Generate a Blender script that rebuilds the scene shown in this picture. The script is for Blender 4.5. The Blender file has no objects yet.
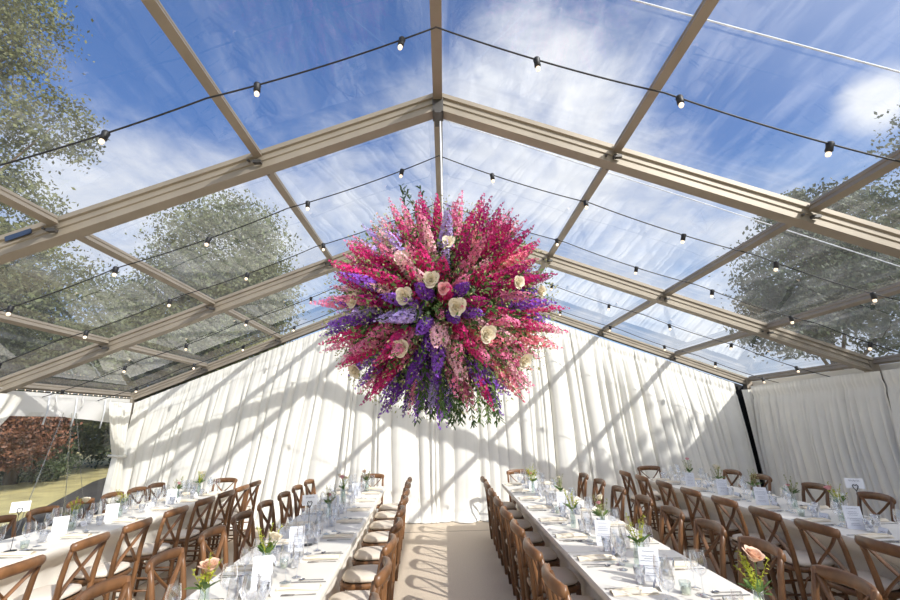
import bpy, math, random
import numpy as np
from mathutils import Vector, Matrix
R = random.Random(7)
NR = np.random.default_rng(11)
sc = bpy.context.scene
C = sc.collection
PI = math.pi

# ------------------------------------------------------------------ camera
CAM_H = 1.68
f_px, pitch, yaw, roll = 423.7, .2807, .0197, -.027
cy_, sy_ = math.cos(yaw), math.sin(yaw); cp_, sp_ = math.cos(pitch), math.sin(pitch); cr_, sr_ = math.cos(roll), math.sin(roll)
ex = Vector((cy_, -sy_, 0)); ey = Vector((sy_, cy_, 0)); ez = Vector((0, 0, 1))
fwd = ey*cp_ + ez*sp_; upv = ey*(-sp_) + ez*cp_
rv = ex*cr_ + upv*sr_; uv = ex*(-sr_) + upv*cr_
cam = bpy.data.objects.new('camera', bpy.data.cameras.new('camera')); C.objects.link(cam)
M = Matrix((rv, uv, -fwd)).transposed().to_4x4(); M.translation = Vector((0, 0, CAM_H))
cam.matrix_world = M
cam.data.sensor_width = 36; cam.data.lens = f_px/900*36; cam.data.clip_end = 400; cam.data.clip_start = .02
sc.camera = cam
sc.view_settings.view_transform = 'Standard'; sc.view_settings.look = 'None'
sc.view_settings.gamma = 1; sc.view_settings.use_curve_mapping = False
sc.view_settings.exposure = 0.0
sc.cycles.transparent_max_bounces = 24; sc.cycles.max_bounces = 8; sc.cycles.diffuse_bounces = 4
sc.cycles.caustics_reflective = False; sc.cycles.caustics_refractive = False
sc.cycles.sample_clamp_indirect = 6

# ------------------------------------------------------------------ sky and sun
SUN_TRAVEL = Vector((-1.15, 1.1, -1.0)).normalized()
w = bpy.data.worlds.new('world'); sc.world = w; w.use_nodes = True
nt = w.node_tree; nt.nodes.clear()
N = nt.nodes.new; L = nt.links.new
def mathn(t, op, a, b=None, clamp=False):
    n = t.nodes.new('ShaderNodeMath'); n.operation = op; n.use_clamp = clamp
    for i, v in enumerate((a, b)):
        if v is None: continue
        if isinstance(v, (int, float)): n.inputs[i].default_value = v
        else: t.links.new(v, n.inputs[i])
    return n.outputs[0]
tc = N('ShaderNodeTexCoord'); sep = N('ShaderNodeSeparateXYZ'); L(tc.outputs['Generated'], sep.inputs[0])
zup = mathn(nt, 'MAXIMUM', sep.outputs[2], 0.0)
ramp = N('ShaderNodeValToRGB'); L(zup, ramp.inputs[0])
e = ramp.color_ramp.elements
e[0].position = 0; e[0].color = (.50, .66, .88, 1); e[1].position = .85; e[1].color = (.055, .14, .385, 1)
n_ = e.new(.25); n_.color = (.24, .45, .82, 1); n_ = e.new(.5); n_.color = (.10, .24, .60, 1)
def noise(scale, det, rough, vec=(1, 1, 1), off=(0, 0, 0), dist=0):
    mp = N('ShaderNodeMapping'); mp.inputs['Scale'].default_value = vec; mp.inputs['Location'].default_value = off
    L(tc.outputs['Generated'], mp.inputs[0])
    n = N('ShaderNodeTexNoise'); n.inputs['Scale'].default_value = scale; n.inputs['Detail'].default_value = det
    n.inputs['Roughness'].default_value = rough; n.inputs['Distortion'].default_value = dist
    L(mp.outputs[0], n.inputs[0]); return n.outputs[0]
n1 = noise(3.2, 8, .6, (1, 1, 1.7), (.3, .1, .2), .4)
n2 = noise(9, 6, .6, (1, 1, 2), (2, 1, 0), .6)
# cloud banks at places in the sky: direction, radius, weight
banks = [((.26, 1, .90), .22, .38), ((-.35, 1, .62), .30, .26), ((.32, 1, .62), .28, .26), ((1.27, 1, .87), .05, .60), ((-.72, 1, .42), .26, .55),
         ((.62, 1, .34), .25, .42), ((.0, 1, .40), .4, .30), ((-1.0, 1, .72), .14, .3), ((.45, 1, 1.25), .25, .05), ((1.1, 1, .2), .3, .4),
         ((0, -1, .6), .9, .3), ((1, -.2, .4), .6, .3), ((-1, -.2, .5), .6, .3)]
tot = None
nv = N('ShaderNodeVectorMath'); nv.operation = 'NORMALIZE'; L(tc.outputs['Generated'], nv.inputs[0])
for d, r, wt in banks:
    dv = Vector(d).normalized()
    s_ = N('ShaderNodeVectorMath'); s_.operation = 'DISTANCE'; L(nv.outputs[0], s_.inputs[0]); s_.inputs[1].default_value = dv
    q = mathn(nt, 'MULTIPLY', mathn(nt, 'DIVIDE', s_.outputs['Value'], r), -1.0)
    q = mathn(nt, 'MULTIPLY', mathn(nt, 'ADD', q, 1.35, True), wt)
    tot = q if tot is None else mathn(nt, 'ADD', tot, q)
tot = mathn(nt, 'MULTIPLY', mathn(nt, 'MINIMUM', tot, .60), .80)
cl = mathn(nt, 'ADD', mathn(nt, 'MULTIPLY', n1, .75), mathn(nt, 'MULTIPLY', n2, .38))
cl = mathn(nt, 'ADD', cl, tot)
mr = N('ShaderNodeMapRange'); mr.interpolation_type = 'SMOOTHSTEP'; L(cl, mr.inputs[0])
mr.inputs[1].default_value = .70; mr.inputs[2].default_value = 1.22
mx = N('ShaderNodeMix'); mx.data_type = 'RGBA'; L(mr.outputs[0], mx.inputs[0]); L(ramp.outputs[0], mx.inputs[6]); mx.inputs[7].default_value = (.93, .95, 1.0, 1)
# bright hazy glow added around the sun as shadow fill, behind and to the right of the camera
sdv = N('ShaderNodeVectorMath'); sdv.operation = 'DISTANCE'; L(nv.outputs[0], sdv.inputs[0]); sdv.inputs[1].default_value = -SUN_TRAVEL
ag = mathn(nt, 'POWER', mathn(nt, 'SUBTRACT', 1.0, mathn(nt, 'DIVIDE', sdv.outputs['Value'], 1.25), True), 1.5)
ax_ = N('ShaderNodeVectorMath'); ax_.operation = 'SCALE'; ax_.inputs[0].default_value = (1.0, .95, .86); L(mathn(nt, 'MULTIPLY', ag, 4.0), ax_.inputs['Scale'])
ad = N('ShaderNodeVectorMath'); ad.operation = 'ADD'; L(mx.outputs[2], ad.inputs[0]); L(ax_.outputs[0], ad.inputs[1])
bg = N('ShaderNodeBackground'); L(ad.outputs[0], bg.inputs[0]); bg.inputs[1].default_value = 1.0
wo = N('ShaderNodeOutputWorld'); L(bg.outputs[0], wo.inputs[0])
sd = bpy.data.lights.new('sun', 'SUN'); sd.energy = 5.6; sd.angle = math.radians(.6); sd.color = (1, .965, .91)
sun = bpy.data.objects.new('sun', sd); C.objects.link(sun); sun.rotation_euler = SUN_TRAVEL.to_track_quat('-Z', 'Y').to_euler()
sun.location = (9, -9, 12)

# ------------------------------------------------------------------ materials
def newmat(name):
    m = bpy.data.materials.new(name); m.use_nodes = True; t = m.node_tree
    return m, t, t.nodes['Principled BSDF'], t.nodes['Material Output']
def mat(name, col, rough=.6, metal=0, var=.12, scale=8, stretch=(1, 1, 1), spec=.5, trans=0, bump=0, randv=0, coord='Object', emis=None, es=0, alpha=None):
    m, t, p, o = newmat(name)
    tc = t.nodes.new('ShaderNodeTexCoord'); mp = t.nodes.new('ShaderNodeMapping'); mp.inputs['Scale'].default_value = stretch
    t.links.new(tc.outputs[coord], mp.inputs[0])
    n = t.nodes.new('ShaderNodeTexNoise'); n.inputs['Scale'].default_value = scale; n.inputs['Detail'].default_value = 5
    t.links.new(mp.outputs[0], n.inputs[0])
    mr = t.nodes.new('ShaderNodeMapRange'); t.links.new(n.outputs[0], mr.inputs[0])
    mr.inputs[1].default_value = .3; mr.inputs[2].default_value = .7; mr.inputs[3].default_value = 1-var; mr.inputs[4].default_value = 1+var
    v = mr.outputs[0]
    if randv:
        oi = t.nodes.new('ShaderNodeObjectInfo')
        v = mathn(t, 'MULTIPLY', v, mathn(t, 'ADD', mathn(t, 'MULTIPLY', oi.outputs['Random'], 2*randv), 1-randv))
    h = t.nodes.new('ShaderNodeHueSaturation'); h.inputs['Color'].default_value = (*col, 1); t.links.new(v, h.inputs['Value'])
    t.links.new(h.outputs[0], p.inputs['Base Color'])
    p.inputs['Roughness'].default_value = rough; p.inputs['Metallic'].default_value = metal; p.inputs['Specular IOR Level'].default_value = spec
    if emis: p.inputs['Emission Color'].default_value = (*emis, 1); p.inputs['Emission Strength'].default_value = es
    if bump:
        b = t.nodes.new('ShaderNodeBump'); b.inputs['Strength'].default_value = bump; b.inputs['Distance'].default_value = .01
        t.links.new(n.outputs[0], b.inputs['Height']); t.links.new(b.outputs[0], p.inputs['Normal'])
    if trans:
        tr = t.nodes.new('ShaderNodeBsdfTranslucent'); t.links.new(h.outputs[0], tr.inputs[0])
        ms = t.nodes.new('ShaderNodeMixShader'); ms.inputs[0].default_value = trans
        t.links.new(p.outputs[0], ms.inputs[1]); t.links.new(tr.outputs[0], ms.inputs[2]); t.links.new(ms.outputs[0], o.inputs[0])
    return m
def clear_mat(name, tint, f0, power, boost, haze, rough=.02, streak=(1, 1, 1), sscale=3, bump=.0, bscale=2):
    """thin clear sheet: straight-through light, a two-sided fresnel reflection, a little dusty white haze"""
    m, t, p, o = newmat(name); t.nodes.remove(p)
    g = t.nodes.new('ShaderNodeNewGeometry'); dt = t.nodes.new('ShaderNodeVectorMath'); dt.operation = 'DOT_PRODUCT'
    t.links.new(g.outputs['Normal'], dt.inputs[0]); t.links.new(g.outputs['Incoming'], dt.inputs[1])
    c = mathn(t, 'ABSOLUTE', dt.outputs['Value'])
    fr = mathn(t, 'ADD', mathn(t, 'MULTIPLY', mathn(t, 'POWER', mathn(t, 'SUBTRACT', 1.0, c), power), boost), f0, True)
    tb = t.nodes.new('ShaderNodeBsdfTransparent'); tb.inputs[0].default_value = (*tint, 1)
    gl = t.nodes.new('ShaderNodeBsdfGlossy'); gl.inputs['Roughness'].default_value = rough; gl.inputs[0].default_value = (1, 1, 1, 1)
    tc = t.nodes.new('ShaderNodeTexCoord'); mp = t.nodes.new('ShaderNodeMapping'); mp.inputs['Scale'].default_value = streak
    t.links.new(tc.outputs['Object'], mp.inputs[0])
    n = t.nodes.new('ShaderNodeTexNoise'); n.inputs['Scale'].default_value = sscale; n.inputs['Detail'].default_value = 7; n.inputs['Roughness'].default_value = .65
    t.links.new(mp.outputs[0], n.inputs[0])
    mr = t.nodes.new('ShaderNodeMapRange'); t.links.new(n.outputs[0], mr.inputs[0]); mr.inputs[1].default_value = .48; mr.inputs[2].default_value = .8
    mr.inputs[3].default_value = haze*.35; mr.inputs[4].default_value = haze*2.2
    df = t.nodes.new('ShaderNodeBsdfTranslucent'); df.inputs[0].default_value = (.9, .9, .88, 1)
    a = t.nodes.new('ShaderNodeMixShader'); t.links.new(mr.outputs[0], a.inputs[0]); t.links.new(tb.outputs[0], a.inputs[1]); t.links.new(df.outputs[0], a.inputs[2])
    b = t.nodes.new('ShaderNodeMixShader'); t.links.new(fr, b.inputs[0]); t.links.new(a.outputs[0], b.inputs[1]); t.links.new(gl.outputs[0], b.inputs[2])
    if bump:
        n3 = t.nodes.new('ShaderNodeTexNoise'); n3.inputs['Scale'].default_value = bscale; n3.inputs['Detail'].default_value = 2
        t.links.new(tc.outputs['Object'], n3.inputs[0])
        bp = t.nodes.new('ShaderNodeBump'); bp.inputs['Strength'].default_value = bump; bp.inputs['Distance'].default_value = .05
        t.links.new(n3.outputs[0], bp.inputs['Height']); t.links.new(bp.outputs[0], gl.inputs['Normal'])
    t.links.new(b.outputs[0], o.inputs[0]); return m
MT = {}
MT['alu'] = mat('aluminium_frame', (.32, .275, .215), .5, .2, .10, 3, (1, 1, 1), bump=.05)
MT['bracket'] = mat('dark_bracket', (.10, .095, .09), .5, .5)
MT['roof'] = clear_mat('clear_roof_pvc', (.93, .95, .97), .045, 3.6, .95, .095, .015, (3, .5, 3), 1.3, .12, 1.2)
MT['winpvc'] = clear_mat('clear_window_pvc', (.93, .93, .91), .03, 4.0, .6, .05, .03, (1, 7, .5), 2.5, .15, 3)
MT['winpvc2'] = clear_mat('creased_pvc', (.8, .8, .78), .12, 3.0, .6, .30, .1)
MT['glass'] = clear_mat('drinking_glass', (.94, .95, .97), .13, 2.0, 1.1, .0, .01)
MT['vase'] = clear_mat('vase_glass', (.90, .94, .93), .08, 2.6, .7, .0, .01)
MT['pvcwhite'] = mat('white_pvc', (.86, .84, .80), .45, 0, .03, 2, trans=.18)
MT['curtain'] = mat('ivory_curtain_voile', (.875, .85, .775), .85, 0, .03, 4, trans=.12, spec=.1)
MT['blackout'] = mat('dark_backing', (.012, .012, .014), .8)
MT['carpet'] = mat('beige_carpet', (.60, .50, .385), .95, 0, .07, 60, bump=.25, spec=.1)
MT['cloth'] = mat('ivory_table_linen', (.87, .815, .72), .8, 0, .03, 5, trans=.06, spec=.15)
MT['oak'] = mat('oak_chair_wood', (.165, .076, .030), .38, 0, .26, 6, (6, 2.5, 1.5), randv=.28, bump=.05)
MT['cushion'] = mat('ivory_seat_pad', (.74, .65, .54), .85, 0, .04, 9, spec=.1)
MT['tabletop'] = mat('trestle_wood', (.35, .24, .14), .6, stretch=(1, 8, 1))
MT['steel'] = mat('cutlery_steel', (.42, .40, .38), .22, 1, .05)
MT['napkin'] = mat('cream_napkin', (.86, .76, .60), .85, 0, .05, 12, spec=.1)
MT['card'] = mat('white_card', (.88, .88, .90), .6, 0, .02)
MT['ink'] = mat('grey_ink', (.30, .30, .34), .7)
MT['blackwire'] = mat('black_wire', (.02, .02, .02), .4)
MT['cable'] = mat('black_rubber_cable', (.015, .015, .017), .5)
MT['wax'] = mat('candle_wax', (.9, .84, .7), .5, trans=.3)
MT['rope'] = mat('white_rope', (.85, .87, .9), .5, trans=.2)
MT['leaf'] = mat('leaf_green', (.13, .22, .055), .6, 0, .35, 14, trans=.3)
MT['leafdk'] = mat('leaf_dark_green', (.06, .12, .035), .6, 0, .35, 14, trans=.25)
MT['core'] = mat('moss_core', (.035, .06, .02), .9, 0, .4, 20, bump=.5)
MT['bud'] = mat('yellow_green_sprig', (.50, .52, .06), .6, 0, .25, 30, trans=.3)
MT['olive'] = mat('olive_sprig', (.40, .40, .17), .6, 0, .35, 30, trans=.3)
MT['stem'] = mat('stem_green', (.12, .22, .06), .6)
MT['rosew'] = mat('cream_rose_petal', (.88, .80, .64), .6, 0, .06, 20, trans=.25)
MT['rosep'] = mat('peach_rose_petal', (.88, .62, .46), .6, 0, .06, 20, trans=.25)
MT['rosepk'] = mat('pink_rose_petal', (.82, .42, .45), .6, 0, .06, 20, trans=.25)
PET = {'hot': (.74, .045, .24), 'magenta': (.42, .02, .17), 'pink': (.84, .26, .44), 'pale': (.92, .55, .62), 'salmon': (.90, .28, .36),
       'purple': (.34, .12, .68), 'violet': (.20, .05, .42), 'lavender': (.58, .46, .86)}
for k, c in PET.items(): MT['p_'+k] = mat(k+'_petal', c, .6, 0, .28, 26, trans=.3, spec=.2, randv=.15)
MT['bark'] = mat('tree_bark', (.12, .09, .06), .9, 0, .3, 6, (3, 3, .6), bump=.4)
MT['treeA'] = mat('tree_leaves_olive', (.15, .16, .06), .6, 0, .4, .8, trans=.3)
MT['treeB'] = mat('tree_leaves_green', (.125, .145, .065), .6, 0, .4, .8, trans=.3)
MT['treeC'] = mat('tree_leaves_dark', (.06, .085, .035), .6, 0, .4, .8, trans=.25)
MT['treeR'] = mat('tree_leaves_copper', (.19, .085, .048), .6, 0, .7, 1.5, trans=.3)
MT['grass'] = mat('lawn_grass', (.42, .365, .16), .95, 0, .3, 1.2, bump=.6)
MT['join_and_shade'] = mat('carpet_join_and_ground_shade', (.035, .03, .026), .95, 0, .3, 3)  # dark tone for the carpet joins and the painted shade on the lawn
MT['plate'] = mat('maker_plate', (.03, .05, .10), .4)
def bulbmat():
    m, t, p, o = newmat('lit_bulb_glass')
    p.inputs['Base Color'].default_value = (1, .85, .7, 1); p.inputs['Emission Color'].default_value = (1, .78, .55, 1); p.inputs['Emission Strength'].default_value = 1.1
    tc = t.nodes.new('ShaderNodeTexNoise'); tc.inputs['Scale'].default_value = 20
    p.inputs['Roughness'].default_value = .15; return m
MT['bulb'] = bulbmat()
def brick():
    m, t, p, o = newmat('red_brick'); b = t.nodes.new('ShaderNodeTexBrick'); tc = t.nodes.new('ShaderNodeTexCoord')
    mp = t.nodes.new('ShaderNodeMapping'); mp.inputs['Rotation'].default_value = (PI/2, 0, 0); t.links.new(tc.outputs['Object'], mp.inputs[0]); t.links.new(mp.outputs[0], b.inputs[0])
    b.inputs['Scale'].default_value = 3; b.inputs['Color1'].default_value = (.38, .12, .07, 1); b.inputs['Color2'].default_value = (.28, .09, .05, 1); b.inputs['Mortar'].default_value = (.45, .38, .3, 1)
    t.links.new(b.outputs[0], p.inputs['Base Color']); return m
MT['brick'] = brick()

# ------------------------------------------------------------------ mesh helpers
class MB:
    def __init__(s): s.v = []; s.f = []; s.s = []
    def add(s, vs, fs, smooth=False):
        b = len(s.v); s.v.extend([tuple(v) for v in vs]); s.f.extend([tuple(i+b for i in f) for f in fs]); s.s.extend([smooth]*len(fs)); return s
    def box(s, lo, hi, mtx=None):
        x0, y0, z0 = lo; x1, y1, z1 = hi
        vs = [Vector(p) for p in ((x0,y0,z0),(x1,y0,z0),(x1,y1,z0),(x0,y1,z0),(x0,y0,z1),(x1,y0,z1),(x1,y1,z1),(x0,y1,z1))]
        if mtx: vs = [mtx @ v for v in vs]
        return s.add(vs, [(0,3,2,1),(4,5,6,7),(0,1,5,4),(1,2,6,5),(2,3,7,6),(3,0,4,7)])
    def tube(s, pts, rad, n=8, cap=True, flat=None, up=None):
        """rad: float or list; flat: (a,b) half sizes for a rounded flat bar"""
        pts = [Vector(p) for p in pts]; k = len(pts); vs = []; fs = []
        pu = None
        for i, p in enumerate(pts):
            d = (pts[min(i+1, k-1)]-pts[max(i-1, 0)]).normalized()
            if pu is None:
                u = Vector(up) if up else (Vector((0, 0, 1)) if abs(d.z) < .9 else Vector((1, 0, 0)))
            else: u = pu
            a = d.cross(u).normalized(); u2 = a.cross(d).normalized(); pu = u2
            r = rad[i] if isinstance(rad, (list, tuple)) else rad
            for j in range(n):
                t = 2*PI*(j+.5)/n
                if flat: ra, rb = flat[0]*r, flat[1]*r
                else: ra = rb = r
                vs.append(p + a*math.cos(t)*ra + u2*math.sin(t)*rb)
        for i in range(k-1):
            for j in range(n):
                fs.append((i*n+j, i*n+(j+1) % n, (i+1)*n+(j+1) % n, (i+1)*n+j))
        if cap: fs.append(tuple(range(n-1, -1, -1))); fs.append(tuple((k-1)*n+j for j in range(n)))
        return s.add(vs, fs, n > 5)
    def lathe(s, prof, n=14, c=(0, 0, 0), capb=False):
        vs = []; fs = []
        for r, z in prof:
            for j in range(n):
                t = 2*PI*j/n; vs.append((c[0]+r*math.cos(t), c[1]+r*math.sin(t), c[2]+z))
        for i in range(len(prof)-1):
            for j in range(n): fs.append((i*n+j, i*n+(j+1) % n, (i+1)*n+(j+1) % n, (i+1)*n+j))
        if capb: fs.append(tuple(range(n-1, -1, -1)))
        return s.add(vs, fs, True)
    def prism(s, poly, o, a, b, d, closed=True):
        """polygon (u,v) in axes a,b at o extruded by vector d"""
        o, a, b, d = map(Vector, (o, a, b, d)); n = len(poly)
        vs = [o+a*p[0]+b*p[1] for p in poly]; vs += [v+d for v in vs]
        fs = [(i, (i+1) % n, n+(i+1) % n, n+i) for i in range(n)]
        fs += [tuple(range(n-1, -1, -1)), tuple(range(n, 2*n))]
        return s.add(vs, fs)
    def grid(s, fn, nu, nv, smooth=True):
        vs = [fn(i/nu, j/nv) for j in range(nv+1) for i in range(nu+1)]
        fs = [(j*(nu+1)+i, j*(nu+1)+i+1, (j+1)*(nu+1)+i+1, (j+1)*(nu+1)+i) for j in range(nv) for i in range(nu)]
        return s.add(vs, fs, smooth)
    def build(s, name, m, parent=None, mats=None, midx=None):
        me = bpy.data.meshes.new(name); me.from_pydata(s.v, [], s.f)
        me.polygons.foreach_set('use_smooth', s.s)
        for mm in (mats or [m]): me.materials.append(MT[mm] if isinstance(mm, str) else mm)
        if midx: me.polygons.foreach_set('material_index', midx)
        me.update(); o = bpy.data.objects.new(name, me); C.objects.link(o)
        if parent: o.parent = parent
        return o
def tag(o, label=None, cat=None, group=None, kind=None):
    if label: o['label'] = label
    if cat: o['category'] = cat
    if group: o['group'] = group
    if kind: o['kind'] = kind
    return o
def empty(name, loc=(0, 0, 0), rz=0, **k):
    o = bpy.data.objects.new(name, None); C.objects.link(o); o.location = loc; o.rotation_euler = (0, 0, rz); o.empty_display_size = .1
    return tag(o, **k)
KIDS = {}
def copy_tree(o, parent=None):
    c = o.copy(); C.objects.link(c); c.parent = parent
    for ch in list(o.children): copy_tree(ch, c)
    return c
def quads_obj(name, P, m, parent=None):
    """P: (n,4,3) array of quads"""
    n = len(P); me = bpy.data.meshes.new(name); me.vertices.add(4*n); me.vertices.foreach_set('co', P.reshape(-1).astype(np.float32))
    me.loops.add(4*n); me.loops.foreach_set('vertex_index', np.arange(4*n, dtype=np.int32))
    me.polygons.add(n); me.polygons.foreach_set('loop_start', np.arange(0, 4*n, 4, dtype=np.int32))
    me.materials.append(MT[m]); me.update(calc_edges=True); me.validate()
    o = bpy.data.objects.new(name, me); C.objects.link(o)
    if parent: o.parent = parent
    return o

# ------------------------------------------------------------------ setting
HW, RZ, SL = 6.0, 4.587, .3819
UP = [0, 1.60, 3.24, 4.62]
BY = [-1.70, .83, 3.36, 5.90, 8.43]
EAVE = RZ-HW*SL
cs = math.cos(math.atan(SL)); sn = math.sin(math.atan(SL))
tag(MB().box((-6.3, -2.6, -.08), (6.3, 8.75, 0)).build('floor', 'carpet'), kind='structure')
# carpet joins
m = MB()
for y in (1.9, 7.55): m.box((-6, y, 0), (6, y+.006, .002))
tag(m.build('trim_1', 'join_and_shade'), kind='structure')
tag(MB().add([(-80, -60, -.1), (-6.3, -60, -.1), (-6.3, 90, -.1), (-80, 90, -.1)], [(0, 1, 2, 3)]).add([(-6.3, 8.8, -.1), (80, 8.8, -.1), (80, 90, -.1), (-6.3, 90, -.1)], [(0, 1, 2, 3)])
    .add([(6.3, -60, -.1), (80, -60, -.1), (80, 8.8, -.1), (6.3, 8.8, -.1)], [(0, 1, 2, 3)]).add([(-6.3, -60, -.1), (6.3, -60, -.1), (6.3, -2.6, -.1), (-6.3, -2.6, -.1)], [(0, 1, 2, 3)]).build('lawn', 'grass'), kind='structure')
tag(MB().add([(-6.35, 0, -.085), (-6.35, 24, -.085), (-16.0, 24, -.085), (-13.0, 17.0, -.085), (-9.0, 9.9, -.085), (-8.0, 6, -.085), (-7.8, 0, -.085)], [(0, 1, 2, 3, 4, 5, 6)]).build('ground_shade', 'join_and_shade'), kind='structure')  # shaded ground left of the marquee, painted as a dark sheet
# clear roof
m = MB()
for s in (-1, 1):
    m.grid(lambda u, v, s=s: (s*6.05*v, BY[0]+(BY[-1]+.05-BY[0])*u, RZ+.115-6.05*v*SL), 8, 6, False)
ro = tag(m.build('ceiling', 'roof'), kind='structure')
# main rafters: keder profile beam (u = across y, v = perpendicular to slope)
PROF = [(-.060, .10), (.060, .10), (.060, .055), (.040, .045), (.040, .02), (.052, .012), (.052, -.012), (.040, -.02), (.040, -.05), (.060, -.062), (.060, -.10),
        (-.060, -.10), (-.060, -.062), (-.040, -.05), (-.040, -.02), (-.052, -.012), (-.052, .012), (-.040, .02), (-.040, .045), (-.060, .055)]
k = 2
beams = []
for bi, y in enumerate(BY):
    sc_ = .94 if bi < 4 else .75
    rt = empty('trim_%d' % k, (0, y, 0), kind='structure'); k += 1
    for s in (-1, 1):
        d = Vector((s*HW, 0, -HW*SL)); up = Vector((s*sn, 0, cs))
        MB().prism([(a*sc_, b*sc_) for a, b in PROF], (0, 0, RZ), (0, 1, 0), up, d).build('rafter', 'alu', rt)
        MB().box((s*HW-.06, -.06, -.08), (s*HW+.06, .06, EAVE+.05)).build('upright', 'alu', rt)
    MB().box((-.05, -.072, RZ-.13), (.05, .072, RZ+.02)).box((-.03, -.1, RZ-.17), (.03, .1, RZ-.11)).build('ridge_bracket', 'bracket', rt)
    for i in (1, 2, 3):
        for s in (-1, 1):
            b = MB()
            for yy in (-.085, .085): b.box((s*UP[i]-.035, yy-.02, RZ-UP[i]*SL-.06), (s*UP[i]+.035, yy+.02, RZ-UP[i]*SL-.035))
            for yy in (-.068, .068): b.tube([(s*UP[i]-.09, yy-.01, RZ-UP[i]*SL-.02), (s*UP[i]-.09, yy+.01, RZ-UP[i]*SL-.02)], .012, 6)
            b.build('purlin_bracket', 'bracket', rt)
    beams.append(rt)
# maker's plate
pm = MB(); a = Vector((-3.62, 3.36-.067, RZ-3.62*SL+.015)); t = Vector((1, 0, SL)).normalized(); u = Vector((-SL, 0, 1)).normalized()
pm.prism([(0, 0), (.21, 0), (.21, .045), (0, .045)], a, t, u, (0, .008, 0)); o = pm.build('maker_plate', 'plate'); o.parent = beams[2]; o.location.y = -3.36
# purlins and ridge
for i, s in [(0, 1)]+[(i, s) for i in (1, 2, 3) for s in (-1, 1)]+[(9, -1), (9, 1)]:
    m = MB(); off = HW if i == 9 else UP[i]
    hw, hh = (.033, .042) if i else (.043, .05)
    up = Vector((s*sn, 0, cs)) if i else Vector((0, 0, 1)); ax = Vector((cs, 0, -s*sn)) if i else Vector((1, 0, 0))
    pf = [(-hw, hh), (hw, hh), (hw, hh*.3), (hw*.75, hh*.15), (hw*.75, -hh*.15), (hw, -hh*.3), (hw, -hh), (-hw, -hh), (-hw, -hh*.3), (-hw*.75, -hh*.15), (-hw*.75, hh*.15), (-hw, hh*.3)]
    for j in range(len(BY)-1):
        m.prism(pf, Vector((s*off, BY[j]+.07, RZ-off*SL))+up*.05, ax, up, (0, BY[j+1]-BY[j]-.14, 0))
    tag(m.build('trim_%d' % k, 'alu'), kind='structure'); k += 1
# gable back: dark weather wall behind the drapes
zt = lambda x: RZ-abs(x)*SL
tag(MB().add([(-6.14, 8.62, 0), (6.14, 8.62, 0), (6.14, 8.62, zt(6)-.1), (0, 8.62, zt(0)-.1), (-6.14, 8.62, zt(6)-.1)], [(0, 1, 2, 3, 4)])
    .add([(-6.14, 8.66, 0), (6.14, 8.66, 0), (6.14, 8.66, zt(6)-.1), (0, 8.66, zt(0)-.1), (-6.14, 8.66, zt(6)-.1)], [(4, 3, 2, 1, 0)]).build('wall_back', 'blackout'), kind='structure')
tag(MB().box((6.10, -1.7, 0), (6.14, 8.61, EAVE)).build('wall_right', 'pvcwhite'), kind='structure')
# white valance of left wall with strap tabs
wl = MB()
def val(u, v):
    y = 5.95+2.55*u
    zb = 1.92+(-.10 if y > 7.05 else 0)*min(1, (y-7.05)/1.2)+(.0 if y < 7.05 else -.01)
    z = 2.26+(zb-2.26)*v
    return (-5.99+.02*math.sin(y*9+v*3)*v, y, z)
wl.grid(val, 60, 6)
wl.add([(-6.0, -1.7, 1.95), (-6.0, 5.95, 1.95), (-6.0, 5.95, 2.28), (-6.0, -1.7, 2.28)], [(0, 1, 2, 3)])
wlo = tag(wl.build('wall_left', 'pvcwhite'), kind='structure')
for y in (6.62, 7.12, 7.72):
    MB().tube([(-5.95, y, 2.22), (-5.94, y+.01, 2.0), (-5.95, y-.01, 1.80-(y-6.6)*.06)], .012, 6).build('strap', 'rope', wlo)
    MB().tube([(-5.95, y+.1, 2.24), (-5.94, y+.13, 2.14), (-5.95, y+.1, 2.06)], .010, 6).build('strap', 'pvcwhite', wlo)
wi = MB()
CR = [(6.95, 6.55, .03), (7.08, 7.45, .05), (7.2, 7.95, .02)]
def win(u, v):
    y = 5.95+2.5*u; z = 1.98+(0.0-1.98)*v
    x = -6.01
    for y0, y1, a in CR:
        c = y0+(y1-y0)*v; x += a*math.exp(-((y-c)/.018)**2)*min(1, v*4)
    return (x+.012*math.sin(y*2.1+v*2), y, z)
wi.grid(win, 220, 10)
w1 = tag(wi.build('window_1', 'winpvc'), kind='structure')
for y0, y1, a in CR:
    MB().tube([(-6.01+a+.012*math.sin((y0+(y1-y0)*q/8)*2.1+q/4), y0+(y1-y0)*q/8, 1.97*(1-q/8)+.01) for q in range(9)], .0055, 5).build('weld_seam', 'winpvc2', w1)
tag(MB().grid(lambda u, v: (-6.01+.012*math.sin(u*15+v*2), -1.6+7.5*u, 1.98*(1-v)), 40, 4).build('window_2', 'winpvc'), kind='structure')

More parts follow.
